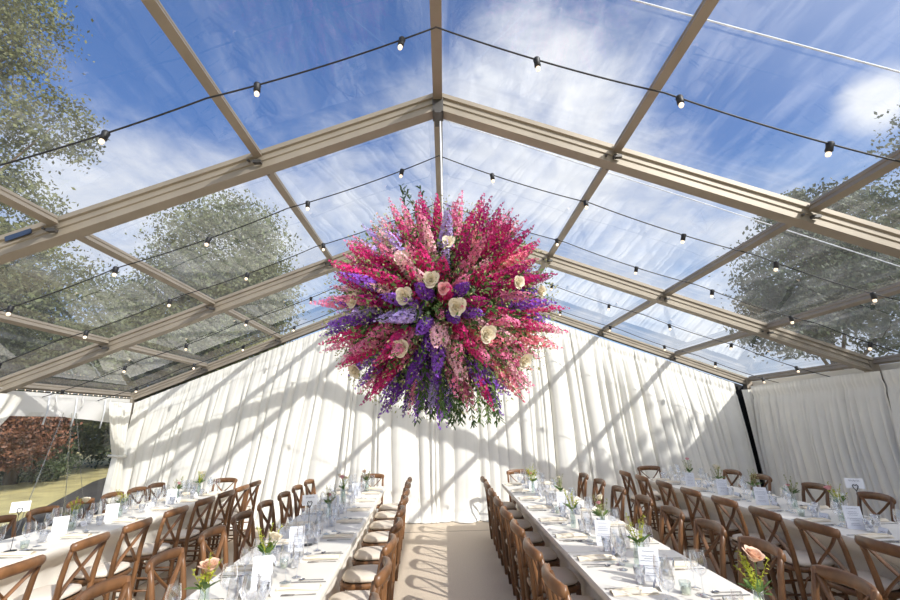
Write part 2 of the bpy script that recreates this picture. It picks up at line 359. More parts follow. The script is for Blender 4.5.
# ------------------------------------------------------------------ drapes
def folds(L_, seed, gap=(.13, .42)):
    r = random.Random(seed); out = []; x = -.1
    while x < L_+.2:
        out.append((x, r.uniform(.3, 1), r.uniform(.02, .05), r.uniform(-1, 1))); x += r.uniform(*gap)
    return out
def fold_disp(a, F):
    """sharp creases between soft bulges"""
    for i in range(len(F)-1):
        if F[i][0] <= a < F[i+1][0]:
            t = (a-F[i][0])/(F[i+1][0]-F[i][0]); g = F[i+1][0]-F[i][0]
            return (math.sin(PI*t)**.55)*(.35+.65*F[i][1])*min(1, g/.13) + .12*F[i][3]*math.sin(2*PI*t)
    return 0
def drape(name, L_, top, place, xmap, seed, amp=.07, nu=None, nv=26, hem=.0, puddle=.0, mtl='curtain', header=.2, gap=(.13, .42)):
    F = folds(L_, seed, gap); nu = nu or int(L_/.012); r = random.Random(seed+1); ph = [r.uniform(0, 6) for _ in range(6)]
    Fm = folds(L_, seed+5, (.035, .10)); F2 = folds(L_, seed+7, (.06, .22)); pup = folds(L_, seed+9, (.3, .7))
    creases = []; x = r.uniform(0, .3)
    while x < L_: creases.append((x, r.uniform(.3, 1), r.uniform(.012, .022), r.uniform(-.5, .5))); x += r.uniform(.12, .75)
    m = MB(); vs = []
    for j in range(nv+1):
        v = (j/nv)**1.3 if j < nv else 1
        for i in range(nu+1):
            a = L_*i/nu; zt_ = top(a); z = zt_+(hem-zt_)*v
            dep = zt_-z; k_ = min(1, max(0, (dep-header*.6)/.9)); k_ = k_*k_*(3-2*k_)
            a2 = a+.06*math.sin(a*1.3+v*2.6+ph[0])*v+.025*math.sin(a*3.1-v*5+ph[1])*v
            a2 = max(.001, min(L_-.001, a2))
            small = (.026 if dep < header else .016+.014*math.exp(-(dep-header)/.3))*fold_disp(a, Fm)
            big = fold_disp(a2, F)**.8 if fold_disp(a2, F) > 0 else 0
            dd = amp*k_*big*(.55+.45*math.sin(a*.9+ph[2]+v*1.5)**2)+small*(1-.75*k_)
            dd += .022*max(0, fold_disp(a2, F2))*(.3+.7*math.sin(a*2.3+v*4+ph[3])**2)*min(1, dep/.3)
            dd += .03*math.sin(a*1.7+ph[0]+v*2)*k_
            for cx, cd, cw, cl_ in creases:
                q = (a2-cx-cl_*.05*v)/cw
                if -3 < q < 3: dd -= .065*cd*math.exp(-q*q)*min(1, dep/.35)
            if abs(dep-header) < .035: dd -= .016
            if puddle and z < .28:
                q = 1-z/.28; dd += puddle*q*q*(.25+.9*abs(fold_disp(a, pup)))
            vs.append(place(xmap(a, v), max(dd, -.07), z))
    fs = [(j*(nu+1)+i, j*(nu+1)+i+1, (j+1)*(nu+1)+i+1, (j+1)*(nu+1)+i) for j in range(nv) for i in range(nu)]
    m.add(vs, fs, True); return m.build(name, mtl)
def gx(a, v):
    x = -5.88+a; lean = -.42*min(1, max(0, -x/2.5)) if x < 0 else .22*min(1, x/2.5)
    if x < -5.0: lean = -.42+.36*(-5.0-x)/.88
    if x > 4.8: lean = .22-.16*(x-4.8)/.88
    return x+lean*v
o = drape('gable_curtain', 11.56, lambda a: RZ-abs(-5.88+a)*SL-.15, lambda x, d, z: (x, 8.36-d, z), gx, 3, .125, 960, 44, .012, .22, gap=(.13, .46))
tag(o, 'wide ivory pleated curtain covering the whole far gable wall', 'curtain')
# right side drapes, one per bay
lab = {3: 'ivory pleated curtain on the right wall nearest the far corner', 2: 'ivory curtain on the right wall at the right picture edge'}
for j in (3, 2, 1, 0):
    y1 = BY[j+1]-.23 if j == 3 else BY[j+1]-.05; y0 = BY[j]+.06-(.30 if j == 3 else 0)
    if j == 3: y0 = 5.69
    if j == 2: y1 = 5.66
    o = drape('side_curtain', y1-y0, lambda a: EAVE-.10, lambda y, d, z: (5.89-d, y, z), lambda a, v, y0=y0: y0+a, 20+j, .12, None, 28, .012, .04, gap=(.09, .26))
    tag(o, lab.get(j, 'ivory curtain on the right wall, %s bay beside the camera' % ('second' if j == 1 else 'nearest')), 'curtain', 'curtains along the right wall')
# return piece of the right curtain in the far corner
o = drape('return_curtain', .35, lambda a: EAVE-.16, lambda x, d, z: (x, 8.22+.02-d*.5, z), lambda a, v: 5.72+a*(1-.5*v)*.55+.10*v, 41, .05, 24, 16, .012, .0)
tag(o, 'narrow ivory curtain strip hanging in the far right corner', 'curtain')
# left corner drape gathered with a tie
def tied(name, yc, w_top, w_tie, z_top, z_tie, x0, seed, sgn, lean, label):
    m = MB()
    def fn(u, v):
        z = z_top+(.012-z_top)*v; q = (z_top-z)/(z_top-z_tie)
        if q < 1: wv = w_top+(w_tie-w_top)*(q**1.4); yy = lean*(q**1.6)
        else:
            p = (z_tie-z)/z_tie; wv = w_tie+(.20)*p**.7; yy = lean*(1+.1*p)
        y = yc+yy+(u-.5)*wv
        d = .05*math.sin(u*38+seed)*(.4+.6*min(1, q))+.025*math.sin(u*17+v*3)
        return (x0+d+.03, y, z)
    m.grid(fn, 90, 40); t = empty(name, (0, 0, 0), label=label, cat='curtain')
    m.build('fabric', 'curtain', t)
    MB().tube([(x0-.06, yc+lean-w_tie*.6, z_tie+.02), (x0+.11, yc+lean-w_tie*.5, z_tie), (x0+.11, yc+lean+w_tie*.5, z_tie-.01), (x0-.06, yc+lean+w_tie*.6, z_tie+.02)], .02, 6).build('tie_band', 'curtain', t)
tied('tied_curtain', 7.90, .60, .18, EAVE-.12, 1.25, -5.84, 1, 1, .16, 'ivory curtain tied back in the far left corner beside the clear window')
tied('tied_curtain', 5.35, 1.5, .30, EAVE-.10, 1.05, -5.86, 2, 1, -.45, 'ivory curtain tied back at the left picture edge')
# ------------------------------------------------------------------ chairs
def make_chair():
    """origin at floor under the back posts' centre; seat towards +x"""
    t = empty('crossback_chair')
    W = .205
    sm = MB(); pts = []                                        # seat frame: rounded wooden ring
    n = 24
    for i in range(n+1):
        a = 2*PI*i/n; cx = .185+.185*(abs(math.cos(a))**.6)*math.copysign(1, math.cos(a)); yy = (.215 if math.cos(a) > 0 else .19)*(abs(math.sin(a))**.6)*math.copysign(1, math.sin(a))
        pts.append((cx, yy, .435))
    sm.tube(pts, 1, 8, False, flat=(.016, .022)); sm.box((.02, -.18, .425), (.34, .18, .44)); sm.build('seat', 'oak', t)
    cm = MB()
    prof = [(0, .0), (.82, .0), (.97, .012), (1, .026), (.96, .042), (.8, .052), (.4, .058), (0.001, .06)]
    vs = []; fs = []; n = 24
    for r, z in prof:
        for i in range(n):
            a = 2*PI*i/n; q = .62
            vs.append((.185+.182*r*(abs(math.cos(a))**q)*math.copysign(1, math.cos(a)), (.205)*r*(abs(math.sin(a))**q)*math.copysign(1, math.sin(a)), .452+z))
    for i in range(len(prof)-1):
        for j in range(n): fs.append((i*n+j, i*n+(j+1) % n, (i+1)*n+(j+1) % n, (i+1)*n+j))
    cm.add(vs, fs, True); cm.build('cushion', 'cushion', t)
    for s in (-1, 1):
        MB().tube([(.025, s*.185, 0), (.01, s*.19, .2), (0, s*.198, .45), (-.012, s*.203, .6), (-.035, s*.205, .74), (-.065, s*.203, .86)], [.017, .020, .023, .021, .019, .018], 8).build('leg', 'oak', t)
        MB().tube([(.355, s*.185, 0), (.345, s*.19, .2), (.335, s*.195, .435)], [.014, .018, .021], 8).build('leg', 'oak', t)
    rm = MB(); pts = []                                        # bent top rail with rounded ends overlapping the posts
    for i in range(13):
        q = -1+i/6; pts.append((-.105+.045*q*q, q*.225, .845-.012*q*q))
    rm.tube(pts, [.75, .95]+[1]*9+[.95, .75], 10, True, flat=(.023, .037), up=(0, 0, 1)); rm.build('top_rail', 'oak', t)
    for s in (-1, 1):                                          # the two curved straps of the X
        m = MB(); pts = []
        for i in range(11):
            q = i/10; y = s*(.19-.38*q)*(1 if 1 else 0); z = .50+.33*q
            pts.append((-.006-.056*q**1.6-.007*s+.004, y+.012*s*math.sin(2*PI*q), z))
        m.tube(pts, 1, 6, True, flat=(.008, .019), up=(1, 0, 0)); m.build('cross_brace', 'oak', t)
    for pts, r in (([(.012, -.188, .17), (.012, .188, .17)], .010), ([(.346, -.19, .23), (.346, .19, .23)], .011), ([(.012, -.19, .26), (.345, -.19, .26)], .010), ([(.012, .19, .26), (.345, .19, .26)], .010),
                   ([(.012, -.19, .15), (.345, -.19, .15)], .009), ([(.012, .19, .15), (.345, .19, .15)], .009)):
        MB().tube(pts, r, 6).build('stretcher', 'oak', t)
    for s in (-1, 1):
        MB().tube([(.02, s*.19, .30), (.07, s*.19, .38), (.16, s*.19, .42), (.26, s*.19, .40), (.32, s*.19, .34), (.34, s*.19, .27)], .008, 6).build('side_brace', 'oak', t)
    for ch in t.children: ch.data.transform(Matrix.Diagonal((1, .85, 1, 1)))
    return t
ORD = ['first', 'second', 'third', 'fourth', 'fifth', 'sixth', 'seventh', 'eighth', 'ninth', 'tenth']
TW = .78; Y0, Y1T = 1.60, 7.10
TAB = {'LO': (-4.05, 'left outer table', ('window', 'inner')), 'LI': (-1.595, 'left inner table', ('outer', 'aisle')),
       'RI': (.855, 'right inner table', ('aisle', 'outer')), 'RO': (3.08, 'right outer table', ('inner', 'curtain'))}
g = .937
OFF = {('LO', 1): (.40, .22), ('LO', 0): (.42, .42), ('LI', 0): (.32, .36), ('LI', 1): (.26, .27), ('RI', 0): (.205, .205), ('RI', 1): (.33, .40), ('RO', 0): (.21, .19), ('RO', 1): (.40, .40)}
def off_at(k_, y): a, b = OFF[k_]; return a+(b-a)*(y-2.5)/4.6
ROT = {'LI': -.045}
def xsh(tb, y): return ROT.get(tb, 0)*(y-4.85)
SEATS = {('LO', 1): [y*g for y in (3.40, 4.10, 4.70, 5.38, 6.05, 6.63, 7.17, 7.7)], ('LO', 0): [y*g for y in (5.1, 5.65, 6.22, 6.76, 7.27, 7.75)],
         ('LI', 0): [y*g for y in (2.2, 2.87, 3.5, 4.22, 4.9, 5.59, 6.28, 6.93, 7.6)], ('LI', 1): [2.3+.59*i for i in range(9)],
         ('RI', 0): [2.05+.60*i for i in range(9)], ('RI', 1): [y*g for y in (2.64, 3.29, 3.9, 4.5, 5.17, 5.92, 6.65, 7.4)],
         ('RO', 0): [y*g for y in (3.22, 3.79, 4.36, 4.98, 5.64, 6.31, 7.0, 7.6)], ('RO', 1): [y*g for y in (4.3, 4.93, 5.69, 6.62, 7.26)]}
chair0 = make_chair(); used = False
def put_chair(x, y, rz, label, group):
    global used
    o = chair0 if not used else copy_tree(chair0); used = True
    o.location = (x, y, 0); o.rotation_euler.z = rz; tag(o, label, 'chair', group)
for (tb, sd_), ys in SEATS.items():
    x0, tn, sides = TAB[tb]
    ys = sorted(ys, reverse=True)
    for i, y in enumerate(ys):
        off = off_at((tb, sd_), y); xe = (x0-off if sd_ == 0 else x0+TW+off)+xsh(tb, y)
        put_chair(xe+R.uniform(-.012, .006)*(1 if sd_ == 0 else -1), y+R.uniform(-.008, .008), (0 if sd_ == 0 else PI)+R.uniform(-.035, .035),
                  'oak cross-back chair, %s from far end, %s side of %s' % (ORD[i], sides[sd_], tn), 'cross-back chairs along the %s side of the %s' % (sides[sd_], tn))
for tb, yy in (('LO', 7.62), ('LI', 7.60), ('RI', 7.62), ('RO', 7.60)):
    x0, tn, _ = TAB[tb]
    put_chair(x0+TW/2-.02, yy, -PI/2+R.uniform(-.04, .04), 'oak cross-back chair at the far head of the %s' % tn, 'head chairs by the gable curtain')

# ------------------------------------------------------------------ tables and cloths
def rr(w_, l_, r_, n=5):
    out = []
    for cx, cy, a0 in ((w_/2-r_, l_/2-r_, 0), (-w_/2+r_, l_/2-r_, PI/2), (-w_/2+r_, -l_/2+r_, PI), (w_/2-r_, -l_/2+r_, 1.5*PI)):
        for i in range(n+1):
            a = a0+PI/2*i/n; out.append((cx+r_*math.cos(a), cy+r_*math.sin(a)))
    return out
TL = (Y1T-Y0)/3
for tb, (x0, tn, _) in TAB.items():
    for q in range(3):
        yc = Y0+TL*(q+.5); xc = x0+TW/2+xsh(tb, yc); w_, l_ = TW-.016, TL-.02
        trz = math.atan(-ROT.get(tb, 0))
        pos = ('nearest', 'middle', 'farthest')[q]
        t = empty('trestle_table', (xc, yc, 0), trz, label='%s trestle table of the %s, hidden under its cloth' % (pos, tn), cat='table', group='trestle tables')
        MB().box((-w_/2+.045, -l_/2+.02, .728), (w_/2-.045, l_/2-.02, .748)).build('tabletop', 'tabletop', t)
        for sx in (-1, 1):
            for sy in (-1, 1): MB().tube([(sx*.09, sy*.62, 0), (sx*.13, sy*.60, .722)], .014, 6).build('leg', 'bracket', t)
        # cloth: top and hanging skirt with soft folds
        m = MB(); r = random.Random(tb+str(q)); per = []
        base = rr(w_, l_, .02, 3)
        for i in range(len(base)):
            a = Vector(base[i]); b = Vector(base[(i+1) % len(base)]); nn = max(1, int((b-a).length/.03))
            for j in range(nn): per.append(a.lerp(b, j/nn))
        n = len(per); ph = [r.uniform(0, 6) for _ in range(5)]; s_acc = 0; vs = []; rows = [0, .004, .02, .06, .11, .17, .24, .35, .5, .65, .742]
        cen = []
        for i in range(n):
            p = per[i]; pn = per[(i+1) % n]; pp = per[i-1]; d = (pn-pp).normalized(); cen.append((p, Vector((d.y, -d.x))))
        s_l = [0]
        for i in range(n): s_l.append(s_l[-1]+(per[(i+1) % n]-per[i]).length)
        for z in rows:
            for i in range(n):
                p, nr = cen[i]; s = s_l[i]; onlong = abs(nr.x) > .7
                endi = not onlong and ((p.y > 0 and q < 2) or (p.y < 0 and q > 0))
                am = .0 if endi else min(1, z/.35)
                # corner fullness
                cdist = min(abs(abs(p.y)-l_/2), .3)/.3
                lim = l_/2
                f_ = am*(.011*(1+math.sin(s*13+ph[0]))*.6+.008*(1+math.sin(s*29+ph[1]))+.004)+am*.018*(1-cdist)
                q_ = min(1, max(0, z-.02)/.22); q_ = q_*q_*(3-2*q_)      # the seats push the linen inwards
                tk = -max(.02, .435-min(OFF[(tb, 1 if p.x > 0 else 0)]))*q_*max(-1, min(1, p.x/(w_/2)))
                off = .004*min(1, z/.02)+f_*(.7 if onlong else 1)
                yy = max(-lim, min(lim, p.y+nr.y*off)) if onlong or endi else p.y+nr.y*off
                vs.append((p.x+nr.x*off+tk, yy, .752-z+(.003 if z == 0 else 0)))
        fs = []
        for j in range(len(rows)-1):
            for i in range(n): fs.append((j*n+i, (j+1)*n+i, (j+1)*n+(i+1) % n, j*n+(i+1) % n))
        fs.append(tuple(range(n)))
        m.add(vs, fs, True); m.s[-1] = False
        o = m.build('tablecloth', 'cloth'); o.location = (xc, yc, 0); o.rotation_euler.z = trz
        tag(o, 'floor-length ivory tablecloth on the %s third of the %s' % (pos, tn), 'tablecloth', 'ivory tablecloths')
TZ = .756

# ------------------------------------------------------------------ tableware prototypes
def proto(fn):
    o = fn(); return {'o': o, 'used': False}
def put(P, loc, rz, label, cat, group, scale=1):
    o = P['o'] if not P['used'] else copy_tree(P['o']); P['used'] = True
    o.location = loc; o.rotation_euler = (0, 0, rz); o.scale = (scale,)*3
    for k_ in ('label', 'category', 'group'):
        if k_ in o.keys(): del o[k_]
    tag(o, label, cat, group); return o
def mk_wine(h, r_, name):
    def fn():
        m = MB(); s = h/.21
        m.lathe([(.001, .002), (r_*.85, .001), (r_*.8, .004), (.006, .009), (.0035, .02), (.0035, .085*s), (.008, .092*s), (r_*.7, .108*s), (r_, .135*s), (r_*.98, .16*s), (r_*.80, h)], 14)
        return m.build(name, 'glass')
    return fn
def mk_tumbler():
    m = MB(); m.lathe([(.001, .004), (.027, .003), (.034, .09), (.0325, .09), (.026, .008), (.001, .009)], 14); return m.build('water_tumbler', 'glass')
def mk_flute():
    m = MB(); m.lathe([(.001, .002), (.03, .001), (.005, .008), (.0035, .02), (.0035, .075), (.012, .09), (.024, .13), (.025, .16), (.020, .225)], 12); return m.build('champagne_flute', 'glass')
def mk_knife():
    m = MB(); m.prism([(0, -.006), (.095, -.005), (.10, -.009), (.19, -.010), (.215, -.002), (.21, .006), (.095, .006), (0, .006)], (0, 0, 0), (1, 0, 0), (0, 1, 0), (0, 0, .003)); return m.build('dinner_knife', 'steel')
def mk_fork():
    m = MB(); m.prism([(0, -.007), (.12, -.003), (.125, -.011), (.15, -.012), (.15, .012), (.125, .011), (.12, .003), (0, .007)], (0, 0, 0), (1, 0, 0), (0, 1, 0), (0, 0, .0025))
    for y in (-.0105, -.0035, .0035, .0105): m.box((.15, y-.0016, .0), (.198, y+.0016, .0025))
    return m.build('dinner_fork', 'steel')
def mk_spoon():
    m = MB(); m.prism([(0, -.006), (.12, -.0025), (.12, .0025), (0, .006)], (0, 0, 0), (1, 0, 0), (0, 1, 0), (0, 0, .0025))
    m.lathe([(.001, .001), (.012, .001), (.018, .004), (.0185, .006)], 12, (.136, 0, 0)); return m.build('dessert_spoon', 'steel')
def mk_napkin():
    t = MB()
    def fn(u, v):
        x = .25*u; y = (v-.5)*.062*(1+.1*math.sin(u*7)); z = .004+.013*math.sin(PI*v)**.6*(1+.2*math.sin(u*9+v*4))+.004*math.sin(v*19+u*2)
        return (x, y, max(.002, z))
    t.grid(fn, 10, 12); t.box((.0, -.031, .0005), (.25, .031, .0035))
    t.tube([(.02, .01, .018), (.12, .014, .024), (.235, .006, .019)], .005, 6)
    return t.build('folded_napkin', 'napkin')
def mk_namecard():
    t = empty('name_card'); m = MB()
    m.add([(-.0225, -.04, 0), (-.0225, .04, 0), (0, .04, .05), (0, -.04, .05), (.0225, -.04, 0), (.0225, .04, 0)], [(0, 1, 2, 3), (3, 2, 5, 4)])
    m.build('card', 'card', t)
    for s in (-1, 1): MB().tube([(s*(.0225-.45*(.020+.006*math.sin(i*1.7))-.0)*1.0+s*.0012, -.024+i*.006, .020+.006*math.sin(i*1.7)) for i in range(9)], .0012, 4).build('handwriting', 'ink', t)
    return t
def mk_tealight():
    t = empty('tealight_holder'); MB().lathe([(.001, .002), (.026, .001), (.031, .06), (.029, .06), (.025, .006)], 12).build('glass_cup', 'vase', t)
    w_ = MB().lathe([(.022, .007), (.022, .03), (.001, .031)], 12).build('candle', 'wax', t)
    MB().tube([(0, 0, .03), (0, 0, .04)], .001, 4).build('wick', 'blackwire', w_); return t
P_w1, P_w2, P_tum, P_fl = proto(mk_wine(.215, .043, 'wine_glass')), proto(mk_wine(.185, .036, 'wine_glass')), proto(mk_tumbler), proto(mk_flute)
P_kn, P_fk, P_sp, P_np, P_nc, P_tl = proto(mk_knife), proto(mk_fork), proto(mk_spoon), proto(mk_napkin), proto(mk_namecard), proto(mk_tealight)
PLACES = {k_: sorted(v, reverse=True) for k_, v in SEATS.items()}
PLACES[('RO', 1)] = sorted(PLACES[('RO', 1)]+[3.35], reverse=True)
for (tb, sd_), ys in PLACES.items():
    x0, tn, sides = TAB[tb]; s = 1 if sd_ == 0 else -1; xe = x0 if sd_ == 0 else x0+TW; rz = 0 if sd_ == 0 else PI
    for i, y in enumerate(ys):
        if y > 6.93: y = 6.86
        if y < 1.9: continue
        tail = ', %s place from far end, %s side of %s' % (ORD[i], sides[sd_], tn)
        def at(du, dv, dz=0): return (xe+s*du+xsh(tb, y), y+s*dv, TZ+dz)
        j = lambda a=.006: R.uniform(-a, a)
        put(P_np, at(.035+j(), .0+j()), rz+j(.05), 'cream folded napkin'+tail, 'napkin', 'cream napkins at the place settings')
        put(P_fk, at(.03+j(), .085+j()), rz+j(.05), 'steel dinner fork'+tail, 'fork', 'steel forks at the place settings')
        put(P_kn, at(.03+j(), -.105+j()), rz+j(.05), 'steel dinner knife'+tail, 'knife', 'steel knives at the place settings')
        put(P_sp, at(.05+j(), -.145+j()), rz+j(.05), 'steel spoon'+tail, 'spoon', 'steel spoons at the place settings')
        put(P_nc, at(.315+j(.01), .07+j(.02)), rz+R.uniform(-.4, .4), 'small white name card'+tail, 'card', 'folded name cards at the place settings')
        put(P_w1, at(.285+j(.01), -.13+j(.02)), j(3), 'large wine glass'+tail, 'glass', 'large wine glasses on the tables')
        put(P_w2, at(.25+j(.01), -.215+j(.02)) if y < 6.85 else at(.21, -.10), j(3), 'smaller wine glass'+tail, 'glass', 'smaller wine glasses on the tables')
        put(P_tum, at(.30+j(.01), .17+j(.015)) if i else at(.28, .15), j(3), 'plain water tumbler'+tail, 'glass', 'water tumblers on the tables')
        if i % 2 == 0 and tb in ('LI', 'RI') or tb == 'LO' and i > 2:
            put(P_fl, at(.335+j(.006), -.055+j(.01)), j(3), 'slim champagne flute'+tail, 'glass', 'champagne flutes on the tables')

# ------------------------------------------------------------------ flowers for vases
def leaf_pts(m, base, d, ln, wd, up=Vector((0, 0, 1))):
    d = Vector(d).normalized(); a = d.cross(up)
    if a.length < .1: a = d.cross(Vector((1, 0, 0)))
    a.normalize(); nrm = a.cross(d); b = Vector(base)
    m.add([b, b+d*ln*.35+a*wd*.5+nrm*ln*.05, b+d*ln*.75+a*wd*.4+nrm*ln*.03, b+d*ln-nrm*ln*.06, b+d*ln*.75-a*wd*.4+nrm*ln*.03, b+d*ln*.35-a*wd*.5+nrm*ln*.05, b+d*ln*.5-nrm*ln*.03],
          [(0, 1, 2, 6), (6, 2, 3), (0, 6, 4, 5), (6, 3, 4)], True)
def rose_mesh(r_=.045, seed=0, opening=.78):
    """spiralling cupped petals, opening towards +z"""
    m = MB(); rr_ = random.Random(seed)
    for k_ in range(17):
        q = k_/16; ang = k_*2.4; rad = r_*(.14+.62*q); tilt = .05+opening*q**2.0; w_ = r_*(.55+.6*q); h = r_*(1.15-.15*q)
        ca, sa = math.cos(ang), math.sin(ang)
        def fn(u, v, ca=ca, sa=sa, rad=rad, tilt=tilt, w_=w_, h=h, q=q):
            uu = u-.5; s = math.sin(PI*min(1, .18+.82*v)*.72)
            lat = uu*2*w_*s*.75; bend = (abs(uu)*2)**2
            out = rad*(.35+.65*v)+h*v*math.sin(tilt)*.75-bend*w_*.45*(1-q*.4)+ (.06*r_ if v > .9 else 0)*q*3
            z = -r_*.55+h*(v**.85)*math.cos(tilt*.8)*1.05-bend*.12*h*v
            return (ca*out-sa*lat, sa*out+ca*lat, z+r_*.05)
        m.grid(fn, 6, 5)
    m.lathe([(.001, -.62*r_), (r_*.45, -.5*r_), (r_*.6, -.2*r_), (r_*.45, .15*r_), (.001, .3*r_)], 8)
    return m
def sprig(m, base, tip, n, sz, seed, stemr=.0015):
    r = random.Random(seed); base = Vector(base); tip = Vector(tip); mid = base.lerp(tip, .5)+Vector((r.uniform(-.02, .02), r.uniform(-.02, .02), .01))
    P_ = lambda t: base*(1-t)**2+mid*2*t*(1-t)+tip*t*t
    m.tube([P_(i/5) for i in range(6)], stemr, 4)
    for i in range(n):
        t = .35+.65*i/n; p = P_(t); d = Vector((r.uniform(-1, 1), r.uniform(-1, 1), r.uniform(-.3, 1))).normalized()
        leaf_pts(m, p+d*sz*.2, d, sz*r.uniform(.7, 1.3), sz*.7)
def bunch(loc, seed, h=.16, vr=.035, roses=(('rosew', .04, (0, 0, .30)),), bud=True, green=True, label='', tall=False, budm='bud', name='bud_vase'):
    r = random.Random(seed); t = empty(name, loc, r.uniform(0, 6), label=label, cat='vase', group='flower vases along the tables')
    v = MB(); v.lathe([(.001, .002), (vr*.9, .001), (vr, .01), (vr*.95, h*.55), (vr*.7, h*.8), (vr*.78, h), (vr*.74, h), (vr*.66, h*.8), (vr*.9, h*.5), (vr*.92, .012)], 16); v.build('vase_body', 'vase', t)
    st = MB()
    for mt_, rd, p in roses: st.tube([(r.uniform(-.01, .01), r.uniform(-.01, .01), .015), (p[0]*.3, p[1]*.3, h), (p[0], p[1], p[2]-rd*.5)], .0025, 5)
    st.build('stems', 'stem', t)
    for i, (mt_, rd, p) in enumerate(roses):
        o = rose_mesh(rd*.86, seed+i, .64).build('rose', mt_, t); o.location = p; o.rotation_euler = (r.uniform(-.4, .6), r.uniform(-.5, .5), r.uniform(0, 6))
    if bud:
        m = MB()
        for i in range(9):
            a = r.uniform(0, 6.28); q = r.uniform(.03, .085); sprig(m, (0, 0, h*.8), (q*math.cos(a), q*math.sin(a), h+r.uniform(.06, .17)), 12, .016, seed*31+i)
        m.build('blossom_sprigs', budm, t)
    if green:
        m = MB()
        for i in range(8):
            a = r.uniform(0, 6.28); q = r.uniform(.02, .05); b = (q*.5*math.cos(a), q*.5*math.sin(a), h*.95)
            leaf_pts(m, b, (math.cos(a), math.sin(a), r.uniform(.2, 1.4)), r.uniform(.05, .09), .035)
        m.build('leaves', 'leaf', t)
    return t
W, Pk, Pc = 'rosew', 'rosepk', 'rosep'
bunch((-1.24, 2.5, TZ), 1, .15, .03, ((Pc, .050, (.01, .0, .24)),), budm='bud', label='vase with one big peach rose nearest the camera, left inner table')
bunch((-1.15, 3.06, TZ), 2, .16, .04, ((W, .042, (.06, .0, .25)), (W, .032, (.02, .06, .23))), label='vase of yellow sprigs and white rose behind a menu, left inner table')
bunch((-1.22, 4.85, TZ), 3, .15, .03, ((Pk, .03, (.03, .02, .22)),), label='small vase with a pink rose halfway along the left inner table', budm='olive')
bunch((-1.28, 5.75, TZ), 4, .17, .035, ((Pk, .035, (-.05, .0, .30)), (W, .035, (.06, .0, .28)), (W, .03, (.0, .06, .32))), label='vase of airy pink and white roses near far end, left inner table', budm='olive')
bunch((-1.12, 6.5, TZ), 5, .17, .03, ((Pc, .03, (.04, 0, .28)),), label='slim vase at the far end of the left inner table', budm='olive')
bunch((1.47, 2.30, TZ), 6, .12, .03, ((Pc, .048, (.02, .0, .27)),), label='vase with one large peach rose nearest the camera, right inner table')
bunch((1.24, 3.06, TZ), 7, .15, .045, ((W, .02, (.05, .03, .22)),), label='wide glass jar of yellow-green sprigs, near part of right inner table')
bunch((1.25, 3.74, TZ), 8, .17, .028, ((W, .036, (.03, .0, .30)), (Pk, .022, (-.03, .02, .27))), label='vase with a white rose beside a menu, middle of right inner table', budm='olive')
bunch((1.12, 4.14, TZ), 9, .16, .024, (), label='slim vase of yellow-green blossom on the right inner table')
bunch((1.28, 5.12, TZ), 10, .17, .026, ((W, .02, (.01, .0, .30)),), green=True, label='narrow vase of tall green buds on the right inner table', budm='olive')
bunch((1.15, 6.05, TZ), 11, .15, .026, ((Pk, .022, (.02, .0, .24)),), label='small vase of green sprigs with one pink bloom, right inner table')
bunch((1.25, 6.62, TZ), 12, .15, .026, (), label='small leafy vase at the far end of the right inner table')
bunch((3.45, 6.4, TZ), 13, .17, .028, ((Pk, .026, (.0, .0, .33)),), label='tall green vase at the far end of the right outer table', budm='olive')
bunch((3.45, 5.74, TZ), 14, .16, .028, ((W, .045, (.02, .0, .28)),), label='vase with an open white rose on the right outer table', budm='olive')
bunch((3.5, 5.18, TZ), 15, .15, .028, (), label='leafy green vase in the middle of the right outer table', budm='olive')
bunch((3.5, 4.62, TZ), 16, .15, .028, ((Pk, .022, (.01, .03, .22)),), label='green vase with a small pink bloom, right outer table', budm='olive')
bunch((3.5, 4.08, TZ), 17, .15, .036, ((Pk, .034, (.07, .0, .27)),), label='yellow-green bunch with a pink rose beside the right name sign')
bunch((-3.7, 4.68, TZ), 18, .15, .036, ((W, .042, (.08, .0, .26)),), label='yellow sprigs and white rose beside a menu, near part of left outer table')
bunch((-3.7, 5.32, TZ), 19, .14, .03, ((W, .032, (.04, .03, .21)),), label='short yellow bunch with a cream rose, middle of left outer table')
bunch((-3.65, 6.3, TZ), 20, .15, .03, ((Pk, .028, (.02, .0, .22)),), label='green bunch with a pale pink rose, left outer table', budm='olive')
bunch((-3.62, 6.78, TZ), 21, .17, .028, ((W, .036, (.01, .0, .30)),), label='tall cream rose vase at the far end of the left outer table')

# menus: folded white cards standing up, with lines of script
def menu(x, y, rz, label, w_=.112, h=.17):
    t = empty('menu_card', (x, y, TZ), rz, label=label, cat='menu', group='standing menu cards')
    m = MB(); th = .0015
    m.add([(-w_/2, -.028, 0), (w_/2, -.028, 0), (w_/2, -.006, h), (-w_/2, -.006, h), (-w_/2, .028, 0), (w_/2, .028, 0), (w_/2, .006, h), (-w_/2, .006, h)],
          [(0, 1, 2, 3), (5, 4, 7, 6), (1, 5, 6, 2), (4, 0, 3, 7), (3, 2, 6, 7)])
    m.build('card', 'card', t); r = random.Random(int(abs(x*97+y*13)*10)); i_ = MB()
    for i in range(11):
        z = h*.90-i*h*.072; q = (.25+.35*r.random())*w_/2*1.5 if i else w_*.3; yy = -.028+.022*z/h-.0012
        if i in (1, 5, 8): continue
        pts = [(-q+2*q*j/10, yy, z+.0016*math.sin(j*2.3+i)) for j in range(11)]
        i_.tube(pts, .0013, 4)
        i_.tube([(p[0], -p[1], p[2]) for p in pts], .0013, 4)
    i_.build('script_lines', 'ink', t)
menu(-1.12, 2.93, .30, 'white menu card nearest the camera on the left inner table')
menu(-1.17, 3.7, .25, 'second nearest white menu card on the left inner table')
menu(-1.25, 5.15, .2, 'white menu card past the middle of the left inner table')
menu(-1.20, 6.15, .2, 'farthest white menu card on the left inner table')
